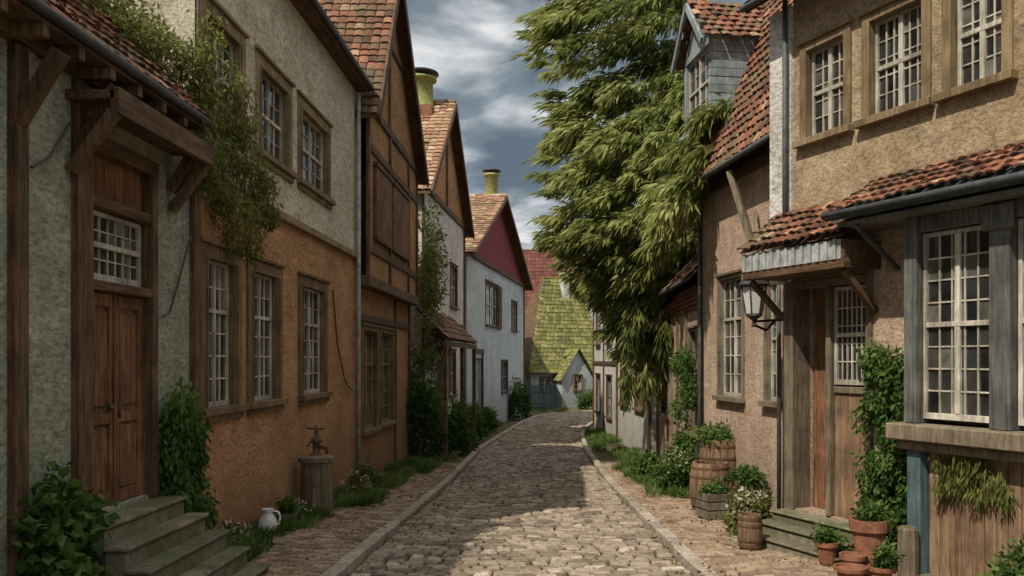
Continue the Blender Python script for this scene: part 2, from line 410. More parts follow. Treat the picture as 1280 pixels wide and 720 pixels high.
# ---------------------------------------------------------------- ground
mb=MB(); ys=[-60]+list(range(-10,100,2))+[140,200,350,600]; xs=[-400,-60,-10,-3,3,10,60,400]
for j,y in enumerate(ys):
    for x in xs: mb.v.append((x,y,g(y)-.06))
nx=len(xs)
for j in range(len(ys)-1):
    for i in range(nx-1):
        mb.f.append([j*nx+i,j*nx+i+1,(j+1)*nx+i+1,(j+1)*nx+i]); mb.t.append(.5)
mkobj('ground',mb,M['ground'])
def xl(y): return float(np.interp(y,[0,9.5,29,38,46,52,57,61,65],[-2.2,-2.25,-2.35,-1.9,-1.45,-.9,.3,2.2,6]))
def xr(y): return float(np.interp(y,[0,9.5,20,29,36,41,46,50,55,60,65],[1.75,1.55,1.25,1.05,1.15,1.45,2.1,3.1,5.2,8.5,14]))
road=bpy.data.objects.new('road',None); COL.objects.link(road)
mb=MB(); Y=np.arange(0,65,1.0)
for a,b in zip(Y[:-1],Y[1:]):
    mb.poly([(xl(a),a,g(a)-.03),(xr(a),a,g(a)-.03),(xr(b),b,g(b)-.03),(xl(b),b,g(b)-.03)])
mkobj('grout_bed',mb,M['grout'],road)
def sett(mb,x0,x1,y0,y1,hf,dz,b=.03,t=None,gap=.008):
    x0+=gap;x1-=gap;y0+=gap;y1-=gap; vs=[]
    tilt=(R(-.015,.015),R(-.015,.015)); jx=[R(-.012,.012) for _ in range(8)]
    for ins,h in ((0,-.045),(.006,-.016),(b,0)):
        for k,(sx,sy) in enumerate(((0,0),(1,0),(1,1),(0,1))):
            x=(x0+ins if sx==0 else x1-ins)+jx[k]; y=(y0+ins if sy==0 else y1-ins)+jx[k+4]
            vs.append((x,y,hf(y)+dz+h+(tilt[0]*(sx-.5)+tilt[1]*(sy-.5) if ins>0 else 0)))
    fs=[(8,9,10,11)]
    for r in (0,4):
        for k in range(4): fs.append((r+k,r+(k+1)%4,r+4+(k+1)%4,r+4+k))
    mb.add(vs,fs,t)
mb=MB(); y=3.0
while y<63:
    w=R(.14,.2) if y<40 else .24
    ph=R(0,6)
    x=xl(y)+.02
    while x<xr(y)-.08:
        l=R(.15,.30) if y<40 else .35
        x2=min(x+l,xr(y)-.01)
        bow=.05*math.sin(x*1.3+ph)*.3
        wear=.012*math.sin(x*2.1+y*.9)+.01*math.sin(y*2.3-x)
        sett(mb,x,x2,y+bow,y+w+bow,g,R(-.01,.016)+wear+.03*(1-min(1,((x+.4)/2)**2)),t=min(1,max(0,random.gauss(.5,.26))),gap=.010)
        x=x2
    y+=w
mkobj('cobblestones',mb,M['sett'],road)
for fn,sg in ((xl,-1),(xr,1)):
    mb=MB(); y=2.0
    while y<56:
        l=R(.6,1.0); a,b=fn(y),fn(y+l)
        w=.17*sg
        z0,z1=g(y),g(y+l); dz=R(-.008,.008); a+=R(-.012,.012)
        e=.006
        vs=[(a,y+e,z0-.15),(a+w,y+e,z0-.15),(b+w,y+l-e,z1-.15),(b,y+l-e,z1-.15),(a,y+e,z0+.09+dz),(a+w,y+e,z0+.09+dz),(b+w,y+l-e,z1+.09+dz),(b,y+l-e,z1+.09+dz)]
        mb.add(vs,[(0,3,2,1),(4,5,6,7),(0,1,5,4),(1,2,6,5),(2,3,7,6),(3,0,4,7)]); y+=l
    mkobj('kerb',mb,M['kerb'],None,.02)
for sg in (-1,1):
    pe=bpy.data.objects.new('pavement',None); COL.objects.link(pe)
    fn=(lambda y:xl(y)-.17) if sg<0 else (lambda y:xr(y)+.17)
    yend=24
    far=(lambda y:-4.3) if sg<0 else (lambda y:float(np.interp(y,[3,9,12,24],[4.6,4.2,3.6,3.1])))
    mb=MB()
    for a in np.arange(2,yend+.1,1.0):
        b=a+1; mb.poly([(fn(a),a,g(a)+.03),(far(a),a,g(a)+.03),(far(b),b,g(b)+.03),(fn(b),b,g(b)+.03)])
    mkobj('pavement_bed',mb,M['grout'],pe)
    mb=MB(); y=2.5; row=0
    while y<yend:
        w=.115; x=fn(y); e=far(y); x0,x1=(e,x) if sg<0 else (x,e)
        x=x0-(.12 if row%2 else 0)
        while x<x1-.02:
            x2=min(x+.235,x1); sett(mb,max(x,x0),x2,y,y+w,g,.075+R(-.009,.007),.012,t=min(1,max(0,random.gauss(.5,.24))),gap=.006); x=x2
        y+=w; row+=1
    mkobj('pavers',mb,M['paver'],pe)

# ================================================================= LEFT SIDE
h=House('plaster_house_with_double_door',(-4.1,0),(-4.1,10.1))
dx0,dx1,dz0,dz1=7.78,8.95,.53,3.78
h.ops.append((dx0,dx1,dz0,dz1))
h.window(3.6,4.8,1.3,2.9,4,4)
h.wall('front_wall','pl_grey',2,10.08,-2,4.6)
h.body(2,10.08,7,-2,4.6,'pl_grey',apex=8.5)
h.roof_par(2,9.45,4.5,7,48,.32,'tile',.17,.19,.42,ov=.1)
t=h.p('timber_posts','wd_dark',.008)
for x in (6.62,7.5,9.95):
    t.box(x,x+.17,-.07,.05,-1,4.30)
t.box(7.67,7.785,-.05,.1,.4,3.785); t.box(8.945,9.06,-.05,.1,.4,3.785)
th=h.p('timber_beams','wd_darkh',.008)
th.box(2,10.05,-.09,.06,4.32,4.52); th.box(7.67,9.06,-.06,.1,3.775,3.92); th.box(7.79,8.94,-.03,.12,3.28,3.38)
th.box(7.79,8.94,-.035,.12,2.53,2.62)
sf=h.p('soffit','wd_darkh'); sf.box(2,9.55,-.34,0,4.40,4.43)
x=3
rf=h.p('rafter_ends','wd_dark',.005)
while x<9.5: rf.box(x,x+.09,-.34,.0,4.30,4.398); x+=.5
br=h.p('brackets','wd_dark',.006)
for x in (6.7,7.58,9.4):
    br.beam((x,-.03,3.7),(x,-.36,4.25),.1,.12,up=(1,0,0))
cn=h.p('canopy','wd_darkh',.006)
cn.box(7.4,9.5,-.42,0,4.10,4.18); cn.box(7.4,9.5,-.46,-.38,3.98,4.2)
for x in (7.45,9.42): br.beam((x,-.03,3.5),(x,-.40,4.0),.09,.1,up=(1,0,0))
d=h.p('door','wd_brown',.006)
mid=(dx0+dx1)/2
for a,b in ((dx0+.01,mid-.006),(mid+.006,dx1-.01)):
    d.box(a,b,.09,.13,dz0,2.53)
    d.box(a+.0,a+.09,.06,.089,dz0,2.53); d.box(b-.09,b,.06,.089,dz0,2.53)
    for (z0,z1) in ((.62,1.30),(1.42,2.38)):
        d.box(a+.12,b-.12,.065,.088,z0+.05,z1-.03)
    for z,hh in ((.54,.12),(1.30,.1),(2.40,.12)): d.box(a+.091,b-.091,.062,.089,z,z+hh)
d.box(mid-.03,mid+.03,.045,.059,dz0,2.53)
h.planks('door_top_panel','wd_brown',dx0,dx1,.08,.12,3.39,3.78,.13)
h.window(dx0+.02,dx1-.02,2.63,3.27,7,4,'wd_frame','paint',sw=0,opening=False,bar=.016,leaf=1)
k=h.p('door_hardware','iron',0,True); k.lathe((mid-.08,.05,1.45),[(.0,-.02),(.025,-.02),(.03,0),(.02,.03),(0,.03)],8)
k.cyl((mid+.08,.05,1.35),(mid+.08,.05,1.5),.012,n=6)
st=h.p('door_steps','stone',.015)
for i in range(5):
    top=.5-i*.185; y1=(-.0 if i==0 else -.10-i*.2+.005)
    st.box(7.5-i*.04,9.1+i*.05,-.30-i*.2,y1,-1.2,top-.05)
    st.box(7.47-i*.04,8.2+R(-.2,.2),-.33-i*.2,y1,top-.047,top); st.box(8.45,9.13+i*.05,-.33-i*.2,y1,top-.047,top-.004)
    st.box(8.0,8.45,-.326-i*.2,y1,top-.047,top-.008)
w=h.p('cable','iron')
pts=[(9.15,-.05,2.35),(9.3,-.06,2.4),(9.55,-.05,2.75),(9.85,-.06,3.3),(9.9,-.05,4.2)]
for a,b in zip(pts[:-1],pts[1:]): w.cyl(a,b,.012,n=5)
pts=[(6.85,-.05,3.4),(7.1,-.06,3.55),(7.4,-.05,3.9)]
for a,b in zip(pts[:-1],pts[1:]): w.cyl(a,b,.012,n=5)
h.done()

# ---- L2
h=House('ochre_and_cream_house',(-4.1,0),(-4.1,18.4))
for a,b,rw in ((10.4,11.35,6),(12.0,13.1,6),(14.4,15.8,6)):
    h.window(a,b,1.32,3.12,4,rw,'wd_frame','paint',sw=.2)
for a,b in ((10.35,11.5),(12.3,13.6),(14.3,16.0)):
    h.window(a,b,4.82,6.02,4,4,'wd_ochre','paint',sw=.2)
h.wall('lower_wall','pl_brown',10.1,18.4,-2.5,4.05)
h.wall('upper_wall','pl_cream',10.1,18.4,4.05,7.65,y=-.02)
h.p('string_course','wd_ochre',.01).box(10.1,18.4,-.09,.0,4.0,4.12)
h.body(10.1,18.4,7,-2.5,7.6,'pl_cream',apex=11)
h.roof_par(10.1,18.35,7.6,7,46,.3,'tile',.22,.25,.5,ov=.12)
h.p('soffit','wd_darkh').box(10.1,18.4,-.3,.0,7.5,7.53)
h.p('downpipe','pipe',0,True).cyl((18.2,-.1,-.8),(18.2,-.1,7.4),.045,n=10)
w=h.p('cable','iron')
pts=[(16.3,-.04,3.2),(16.6,-.05,2.2),(17.2,-.05,1.5),(17.9,-.05,1.25)]
for a,b in zip(pts[:-1],pts[1:]): w.cyl(a,b,.014,n=5)
h.p('dormer_cheeks','wd_ochre').box(13.4,15.2,1.4,3,8.7,9.8)
h.p('dormer_tiles','tile').tiles((13.2,1.1,9.75),(1,0,0),(0,.9,.43),2.2,2.3,.2,.22)
h.done()

# ---- L3
h=House('timber_framed_gable_house',(-4.1,0),(-4.1,25.2))
h.window(19.05,20.5,.35,2.55,4,6,'wd_frame','wd_ochre',sw=.12)
h.window(21.0,22.6,.35,2.55,4,6,'wd_frame','wd_ochre',sw=.12)
h.wall('lower_wall','pl_orange',18.42,25.2,-2.5,3.6)
h.ops=[]
up=h.p('upper_wall','pl_orange')
h.wall('upper_wall','pl_orange',18.42,25.2,3.6,7.3,y=-.22)
up.poly([(18.42,-.22,7.3),(25.2,-.22,7.3),(20.9,-.22,11)])
h.p('jetty','wd_darkh',.01).box(18.42,25.2,-.3,.02,3.45,3.68)
t=h.p('timber_frame','wd_dark',.006); tb=h.p('timber_beams','wd_darkh',.006)
for x in (18.43,20.9,23.6,25.05): t.box(x,x+.16,-.27,-.2,3.68,7.2)
for x in (18.43,22.85,25.05): t.box(x,x+.16,-.05,.02,-1.5,3.45)
tb.box(18.42,25.2,-.275,-.2,7.2,7.4); tb.box(18.6,25.05,-.265,-.2,6.35,6.52); tb.box(18.6,25.05,-.265,-.2,4.2,4.36)
tb.box(18.42,25.2,-.05,.02,2.75,2.9)
t.box(20.85,21.0,-.27,-.2,7.4,10.8)
tb.beam((19.9,-.25,9.4),(22.6,-.25,9.4),.06,.16); 
for a,b in ((19.1,20.88),(21.2,23.4)):
    h.planks('shutters','wd_brown',a,(a+b)/2-.02,-.3,-.23,4.6,6.1,.18); h.planks('shutters','wd_brown',(a+b)/2+.02,b,-.3,-.23,4.6,6.1,.18)
    tb.box(a-.05,b+.05,-.33,-.23,4.5,4.59); tb.box(a-.05,b+.05,-.33,-.23,6.11,6.2)
h.body(18.42,25.2,8,-2.5,7.3,'pl_orange')
h.roof_perp(18.42,25.2,20.9,7.3,11.15,8,.5,'tile',.2,.22,.5,eo=.35)
h.done()

# ---- L4
h=House('white_gable_house',(-4.0,27),(-3.6,36)); L=h.L
h.window(.8,2.3,3.9,5.4,4,4,'wd_dark','paint',sw=.1)
h.window(5.5,7.0,3.9,5.4,4,4,'wd_dark','paint',sw=.1)
h.window(5.2,6.6,.6,2.2,4,4,'wd_dark','paint',sw=.1)
h.ops.append((2.6,4.0,-1.1,1.9))
h.wall('front_wall','pl_white',0,L,-3,7.3)
h.p('gable_wall','pl_orange').poly([(0,-.02,7.3),(L,-.02,7.3),(L/2,-.02,11)])
h.p('beams','wd_darkh',.01).box(0,L,-.08,0,7.2,7.4)
h.p('beams','wd_darkh',.01).box(0,L,-.06,0,3.15,3.3)
tp=h.p('timber_post','wd_dark',.01)
tp.box(0,.18,-.06,.0,-2,7.2); tp.box(L-.18,L,-.06,.0,-2,7.2); tp.box(L/2-.09,L/2+.09,-.08,-.01,7.4,10.7)
h.planks('door','wd_dark',2.6,4.0,.1,.14,-1.1,1.9,.2)
h.body(0,L,8,-3,7.3,'pl_white')
h.roof_perp(0,L,L/2,7.3,11.1,8,.35,'tile_tan',.24,.26,.5,eo=.4)
h.p('pent_tiles','tile').tiles((-1.2,-1.0,2.5),(1,0,0),(0,.72,.69),L*.75,1.45,.24,.26,.45)
pb=h.p('pent_boards','wd_darkh'); pb.add([(-1.2,-1.0,2.47),(L*.75-1.2,-1.0,2.47),(L*.75-1.2,0,3.45),(-1.2,0,3.45)],[(0,1,2,3)])
pb.box(-1.2,L*.75-1.2,-.98,-.9,2.3,2.46)
for x in (-1.1,2.3,5.3): h.p('pent_posts','wd_dark',.01).box(x,x+.14,-.96,-.84,-1.6,2.32)
def chim(h,x,y,z0,z1,r):
    c=h.p('chimney_pot','potgreen',0,True)
    c.lathe((x,y,z0),[(r*1.05,0),(r*1.05,.12),(r*.9,.2),(r*.88,z1-z0-.35),(r*1.15,z1-z0-.3),(r*1.15,z1-z0-.2)],16)
    k=h.p('chimney_cap','iron',0,True); H=z1-z0
    k.lathe((x,y,z0),[(r*.8,H-.2),(r*.8,H-.08),(r*1.3,H-.07),(r*1.25,H+.0),(r*.4,H+.05)],16)
chim(h,L/2-.3,.85,10.7,12.1,.5)
h.p('chimney_base','brick').box(L/2-.9,L/2+.3,.35,1.35,9.6,10.8)
h.done()

# ---- L5
h=House('white_house_with_crimson_gable',(-3.7,37),(-1.75,55)); L=h.L
h.window(5,8.2,3.6,5.6,6,4,'wd_dark','paint',sw=.12)
h.planks('shutters','wd_dark',8.4,9.3,-.08,-.02,3.5,5.7,.2)
h.window(9.5,11.5,.2,1.8,4,4,'wd_dark','paint_slate',sw=.1)
h.window(13,15,3.6,5.2,4,4,'wd_dark','paint',sw=.1)
h.ops.append((2.0,4.0,-1.3,2.0)); h.planks('door','paint_slate',2.0,4.0,.1,.14,-1.3,2.0,.3)
df=h.p('door_frame','wd_dark',.01); df.box(1.8,2.0,-.06,.05,-1.4,2.2); df.box(4.0,4.2,-.06,.05,-1.4,2.2); df.box(1.75,4.25,-.08,.05,2.2,2.4)
h.wall('front_wall','pl_blue_and_shade',0,L,-3,6.5)  # white wall, its bluish shade put into the plaster colour
h.p('gable_cladding','tile_crimson').poly([(0,-.03,6.5),(L,-.03,6.5),(8.2,-.03,10.2)])
tp=h.p('timber_post','wd_dark',.01); tp.box(0,.25,-.06,.0,-2,6.5); tp.box(L-.3,L,-.06,.0,-2,6.5)
h.p('beams','wd_darkh',.01).box(0,L,-.12,0,6.4,6.6)
h.body(0,L,8,-3,6.5,'pl_blue_and_shade')
h.roof_perp(0,L,8.2,6.5,10.3,8,.5,'tile_tan',.3,.32,.45,eo=.4)
chim(h,9.4,.5,9.4,11.9,.38)
h.done()
h=House('brown_cottage',(-2.6,57),(-2.6,68)); L=h.L
h.window(2,4,2,3.8,4,4,'wd_dark','paint'); h.wall('front_wall','pl_tan',0,L,-3,4.8); h.body(0,L,6,-3,4.8,'pl_tan',apex=8)
h.roof_par(0,L,4.8,6,45,.3,'tile',.35,.4); h.done()

# ================================================================= FAR END
h=House('red_roofed_house',(-4.6,80),(2.6,80)); L=h.L
h.window(1.5,2.5,2,4,3,4); h.window(5,6,2,4,3,4)
h.wall('front_wall','pl_tan',0,L,-3,6.3); h.body(0,L,7,-3,6.3,'pl_tan',apex=12)
zr=h.roof_par(0,L,6.2,7,58,.3,'tile_dark',.35,.4)
h.p('chimney','brick',.02).box(3.6,4.4,3.2,4,11,13.4); h.done()
h=House('mossy_roofed_cottage',(-1.6,67),(3.8,70)); L=h.L
h.window(.8,1.6,-.6,.5,3,3); h.wall('front_wall','pl_blue_and_shade',0,L,-3,.95); h.body(0,L,7,-3,.95,'pl_blue_and_shade',apex=7,sides=(1,))
h.roof_par(0,L,.9,7,63,.4,'tile_green',.35,.35,ov=.35,hip=3.3)
h.p('chimney','pl_white',.02).box(4.3,4.9,2.6,3.3,6.5,9.0)
gb=h.p('porch_gable','pl_blue_and_shade'); gb.poly([(2.0,-1.2,-2.5),(4.8,-1.2,-2.5),(4.8,-1.2,.5),(3.4,-1.2,2.6),(2.0,-1.2,.5)])
gb.poly([(2.0,-1.2,-2.5),(2.0,0,-2.5),(2.0,0,.5),(2.0,-1.2,.5)]); gb.poly([(4.8,-1.2,-2.5),(4.8,0,-2.5),(4.8,0,.5),(4.8,-1.2,.5)])
for sg,x in ((1,1.8),(-1,5.0)):
    V=Vector((1.6*sg,0,2.45)); h.p('porch_tiles','tile_green').tiles((x,-1.5,.3),(0,1,0),V,2.8,V.length,.3,.3)
h.window(3.1,3.7,-.4,.7,2,3,y=-1.3,opening=False); h.done()
fe=bpy.data.objects.new('garden_fence',None); COL.objects.link(fe); mb=MB()
for i in range(18):
    x=-2.2+i*.14; mb.box(x,x+.11,63.5,63.53,-1.8,.1+R(-.03,.03))
mb.box(-2.25,.35,63.53,63.6,-.5,-.4); mb.box(-2.25,.35,63.53,63.6,-1.3,-1.2)
mkobj('pickets',mb,M['paint_teal'],fe)

# ================================================================= RIGHT SIDE
h=House('tan_house_with_bay_window',(3.1,11.3),(5.4,6.336)); L=h.L
for a,b in ((.26,.92),(1.32,2.08),(2.45,3.05),(3.6,4.3)):
    h.window(a,b,4.66,5.78,4 if b-a<.7 else 6,5,'wd_ochre','paint',sw=.11,bar=.018)
h.ops.append((.03,1.29,0,2.87))
h.wall('front_wall','pl_tan',-.0,L,3.55,6.55)
h.wall('lower_wall','pl_pink',-.0,L,-2,3.55,y=.003,depth=.3)
h.p('corner_pilaster','pl_white',.01).box(-.42,-.0,-.05,.4,2.9,6.45)
h.p('corner_post','wd_grey',.01).box(-.13,.034,-.05,.25,-1,2.9)
h.body(-.0,L,6,-2,6.55,'pl_tan',apex=9.5)
h.roof_par(-.2,L,6.5,6,46,.42,'tile',.2,.22,ov=.25)
h.p('downpipe','gutter',0,True).cyl((-.02,-.12,2.9),(-.02,-.12,6.5),.035,n=10)
h.planks('open_door','wd_brown',.05,.60,.28,.32,0,2.87,.12)
t=h.p('door_frame','wd_grey',.008)
t.box(.60,.68,-.02,.3,0,2.79); t.box(1.275,1.36,-.04,.1,-.2,2.93); t.box(.036,1.272,-.03,.1,2.80,2.9)
h.planks('side_panel','wd_board',.68,1.27,.06,.1,0,1.5,.1)
t.box(.69,1.26,.03,.12,1.5,1.58)
h.window(.70,1.26,1.6,2.78,6,5,'wd_grey','paint',sw=0,opening=False,bar=.016,leaf=1,rec=.03)
h.p('porch_tiles','tile').tiles((-.32,-.62,3.28),(1,0,0),(0,.62,.5),1.85,.80,.13,.15,.45)
h.p('porch_boards','wd_darkh').add([(-.32,-.62,3.26),(1.53,-.62,3.26),(1.53,0,3.76),(-.32,0,3.76)],[(0,1,2,3)])
h.p('porch_beam','wd_darkh',.01).box(-.3,1.5,-.58,-.46,2.92,3.02)
pf=h.p('porch_fascia','pipe',.003)
n=26
for i in range(n):
    x=-.28+i*1.76/n; pf.box(x,x+1.76/n-.012,-.6+(.012 if i%2 else 0),-.57,3.02,3.25-(.01 if i%3 else 0))
ps=h.p('porch_side','wd_darkh',.005)
for x in (-.26,1.44): ps.box(x,x+.05,-.56,0,2.965,3.24)
h.p('porch_soffit','wd_darkh').box(-.25,1.48,-.45,0,2.93,2.96)
for x in (-.2,1.42): h.p('porch_brackets','wd_dark',.006).beam((x,-.02,2.45),(x,-.5,2.90),.07,.08,up=(1,0,0))
st=h.p('door_steps','stone',.015)
for i in range(4):
    y1=(-.0 if i==0 else -.05-i*.2+.004)
    st.box(-.12-i*.05,1.38+i*.05,-.25-i*.2,y1,-1.2,-.06-i*.13); st.box(-.14-i*.05,1.40+i*.05,-.28-i*.2,y1,-.057-i*.13,-.02-i*.13)
h.p('pent_tiles','tile').tiles((1.45,-.72,3.52),(1,0,0),(0,.72,.42),L-1.2,.83,.13,.15,.42)
h.p('pent_boards','paint_teal',.006).add([(1.45,-.72,3.50),(L+.2,-.72,3.50),(L+.2,0,3.92),(1.45,0,3.92),(1.45,-.72,3.42),(L+.2,-.72,3.42),(L+.2,0,3.84),(1.45,0,3.84)],[(0,1,2,3),(4,5,6,7),(0,1,5,4),(1,2,6,5),(2,3,7,6),(3,0,4,7)])
h.p('gutter','gutter',0,True).cyl((1.4,-.77,3.48),(L,-.77,3.47),.04,n=8)
h.p('soffit','paint_bay').box(1.5,L,-.66,-.0,3.36,3.40)
h.p('brackets','gutter').beam((1.75,-.02,2.9),(1.75,-.65,3.36),.04,.05,up=(1,0,0))
yb=-.42
bp_=h.p('bay_posts','paint_bay',.01)
bp_.box(2.2,2.36,yb,-.0,1.25,3.36); bp_.box(3.22,3.44,yb-.01,-.0,1.25,3.36); bp_.box(4.3,4.5,yb,-.0,1.25,3.36)
bp_.box(2.36,3.22,yb+.01,-.1,3.2,3.36); bp_.box(3.44,4.3,yb+.01,-.1,3.2,3.36); bp_.box(3.16,3.5,yb-.04,yb-.012,3.1,3.34)
h.p('bay_side_wall','pl_white').box(2.19,2.2,yb+.02,0,1.25,3.36)
h.window(2.37,3.21,1.3,3.19,5,8,'paint_slate','paint',y=yb+.02,sw=0,opening=False,bar=.018)
h.window(3.45,4.29,1.3,3.19,5,8,'paint_slate','paint',y=yb+.02,sw=0,opening=False,bar=.018)
h.p('bay_sill','wd_grey',.015).box(2.08,4.6,yb-.14,-.0,1.08,1.25)
h.p('bay_sill','wd_grey',.015).box(2.14,4.55,yb-.05,-.0,.98,1.075)
h.planks('bay_apron','wd_board',2.42,4.5,yb+.12,yb+.16,-1,.98,.13)
bb=h.p('bay_base_posts','paint_teal',.01)
bb.box(2.24,2.41,yb+.0,-.0,-1,.98); bb.box(4.4,4.55,yb+.0,-.0,-1,.98)
h.p('plinth','stone',.015).box(2.3,4.6,yb-.12,-.0,-1,-.28)
h.done()

# ---- R3
h=House('pink_house_with_dormer',(2.9,17.2),(3.54,13.2)); L=h.L
h.window(1.1,2.25,1.25,3.35,4,6,'wd_grey','paint',sw=.07)
h.window(3.25,3.75,1.25,3.2,2,5,'wd_grey','paint',sw=.06)
h.wall('front_wall','pl_pink',0,L+.2,-2.5,5.2)
h.body(0,L+.2,5,-2.5,5.2,'pl_pink',apex=11)
zr=h.roof_par(0,L+.2,5.2,5,67,.36,'tile',.18,.2,.5,ov=.12)
h.p('timber_post','wd_dark',.01).box(0,.14,-.06,.0,-2,5.0); h.p('beam','wd_darkh',.01).box(0,L+.2,-.06,.0,5.0,5.15)
h.p('brackets','wd_grey',.01).beam((2.9,-.05,3.6),(2.5,-.34,5.05),.09,.1)
h.p('brackets','wd_grey',.01).beam((2.9,-.05,4.3),(3.5,-.25,3.6),.06,.08)
h.p('downpipe','gutter',0,True).cyl((.25,-.1,-1),(.25,-.1,5.1),.04,n=8)
h.p('downpipe','gutter',0,True).cyl((4.0,-.12,-1),(4.0,-.12,5.1),.035,n=8)
a,b=-.25,1.25; yf=-.25
ck=h.p('dormer_cheeks','paint_slate',.008)
ck.box(a,a+.1,yf,1.7,6.3,7.8); 
for i in range(10): ck.box(b-.1,b-R(0,.01),yf,1.7,6.3+i*.15,6.3+i*.15+.145)
ck.box(a+.1,b-.1,yf+.0,yf+.12,6.3,6.42); ck.box(a+.1,b-.1,yf,yf+.12,7.66,7.8)
ck.box(a-.06,b+.06,yf-.08,yf+.1,6.2,6.3)
h.window(a+.1,b-.1,6.42,7.66,4,4,'paint','paint',y=yf,sw=0,opening=False)
xm=(a+b)/2
h.p('dormer_gable','paint_slate').poly([(a,yf+.02,7.8),(b,yf+.02,7.8),(xm,yf+.02,8.6)])
for xe in (a-.15,b+.15):
    V=Vector((xm-xe,0,.98)); h.p('dormer_tiles','tile').tiles((xe,yf-.2,7.68),(0,1,0),V,2.6,V.length,.18,.18)
    h.p('dormer_barge','paint_slate').beam((xe,yf-.2,7.62),(xm,yf-.2,8.6),.05,.12)
h.done()

# ---- R4
h=House('low_beige_house',(2.95,24.5),(2.95,17.4)); L=h.L
h.ops.append((4.1,5.2,-.9,1.95)); h.planks('door','paint',4.1,5.2,.1,.14,-.9,1.95,.14)
h.window(1.0,2.3,.5,2.3,4,4,'wd_grey','paint'); h.window(5.7,6.6,.4,2.5,4,5,'wd_grey','wd_grey',sw=.07)
h.wall('front_wall','pl_pink',0,L,-2.5,3.45); h.body(0,L,5,-2.5,3.45,'pl_pink',apex=6)
h.roof_par(0,L,3.5,5,46,.3,'tile',.22,.24,.4,ov=.05)
bk=h.p('brick_cornice','brick',.004)
for r in range(4):
    for i in range(int(L/.22)): bk.box(i*.22+.005,i*.22+.212,-.05-.03*r,0,2.95+r*.08,3.02+r*.08)
t=h.p('timber','wd_grey',.01)
for x in (0,2.9,3.9,5.25,6.95): t.box(x,x+.13,-.05,.01,-1.5,2.94)
h.done()
h=House('white_cottage',(2.5,33.2),(3.05,27)); L=h.L
h.window(.6,1.9,.3,1.9,4,4,'wd_dark','wd_frame'); h.window(3.6,5,.3,1.9,4,4,'wd_dark','wd_frame')
h.wall('front_wall','pl_white',0,L,-3,4.2); h.body(0,L,6,-3,4.2,'pl_white',apex=7)
h.roof_par(0,L,4.2,6,45,.3,'tile',.25,.28); h.p('timber','wd_dark',.01).box(L-.2,L,-.06,0,-2,4.1); h.done()
h=House('tall_white_cottage',(1.95,41),(2.5,33.3)); L=h.L
for a,b in ((1,2.4),(4.6,6)):
    h.window(a,b,2.6,4.3,4,4,'wd_dark','paint_slate'); h.window(a,b,-.4,1.2,4,4,'wd_dark','paint_slate')
h.wall('front_wall','pl_white',0,L,-3,5.2); h.body(0,L,6,-3,5.2,'pl_white',apex=8)
h.roof_par(0,L,5.2,6,45,.3,'tile',.28,.3)
t=h.p('timber','wd_dark',.01); t.box(L-.2,L,-.06,0,-2,5.1); t.box(0,.2,-.06,0,-2,5.1); t.box(0.2,L-.2,-.05,0,1.7,1.85); t.box(3.6,3.75,-.055,0,-2,5.1)
h.done()

# ================================================================= OBJECTS
def emp(name,loc):
    e=bpy.data.objects.new(name,None); COL.objects.link(e); e.location=loc; return e
e=emp('wall_lantern',(2.88,12.55,2.45))
mb=MB(); r1,r2=.11,.18
def ring(r,z,n=6): return [(r*math.cos(2*math.pi*i/n),r*math.sin(2*math.pi*i/n),z) for i in range(n)]
A=ring(r1,.1);B=ring(r2,.5)
gl=MB()
for i in range(6):
    j=(i+1)%6; mb.beam(A[i],B[i],.018,.018); mb.beam(A[i],A[j],.02,.02); mb.beam(B[i],B[j],.025,.025)
    gl.poly([A[i],A[j],B[j],B[i]])
mb.lathe((0,0,0),[(.02,-.08),(.04,-.05),(.02,0),(.05,.03),(.12,.08),(.115,.1)],12)
mb.lathe((0,0,0),[(.22,.5),(.23,.52),(.14,.62),(.10,.66),(.11,.68),(.05,.74),(.02,.78),(.035,.82),(.01,.88)],12)
mb.beam((0,0,-.05),(.2,.12,-.12),.03,.03); mb.beam((.2,.12,-.12),(.62,.45,.25),.03,.03); mb.beam((0,0,.0),(.62,.45,.05),.03,.035)
mb.cyl((.62,.45,-.25),(.62,.45,.4),.03,n=8)
mkobj('lantern_frame',mb,M['iron'],e,0); mkobj('lantern_panes',gl,M['lampglass'],e)
mb=MB(); mb.lathe((0,0,0),[(.02,.12),(.03,.2),(.045,.3),(.03,.36),(.01,.38)],10); mkobj('lamp_bulb',mb,M['ceramic'],e,0,True)

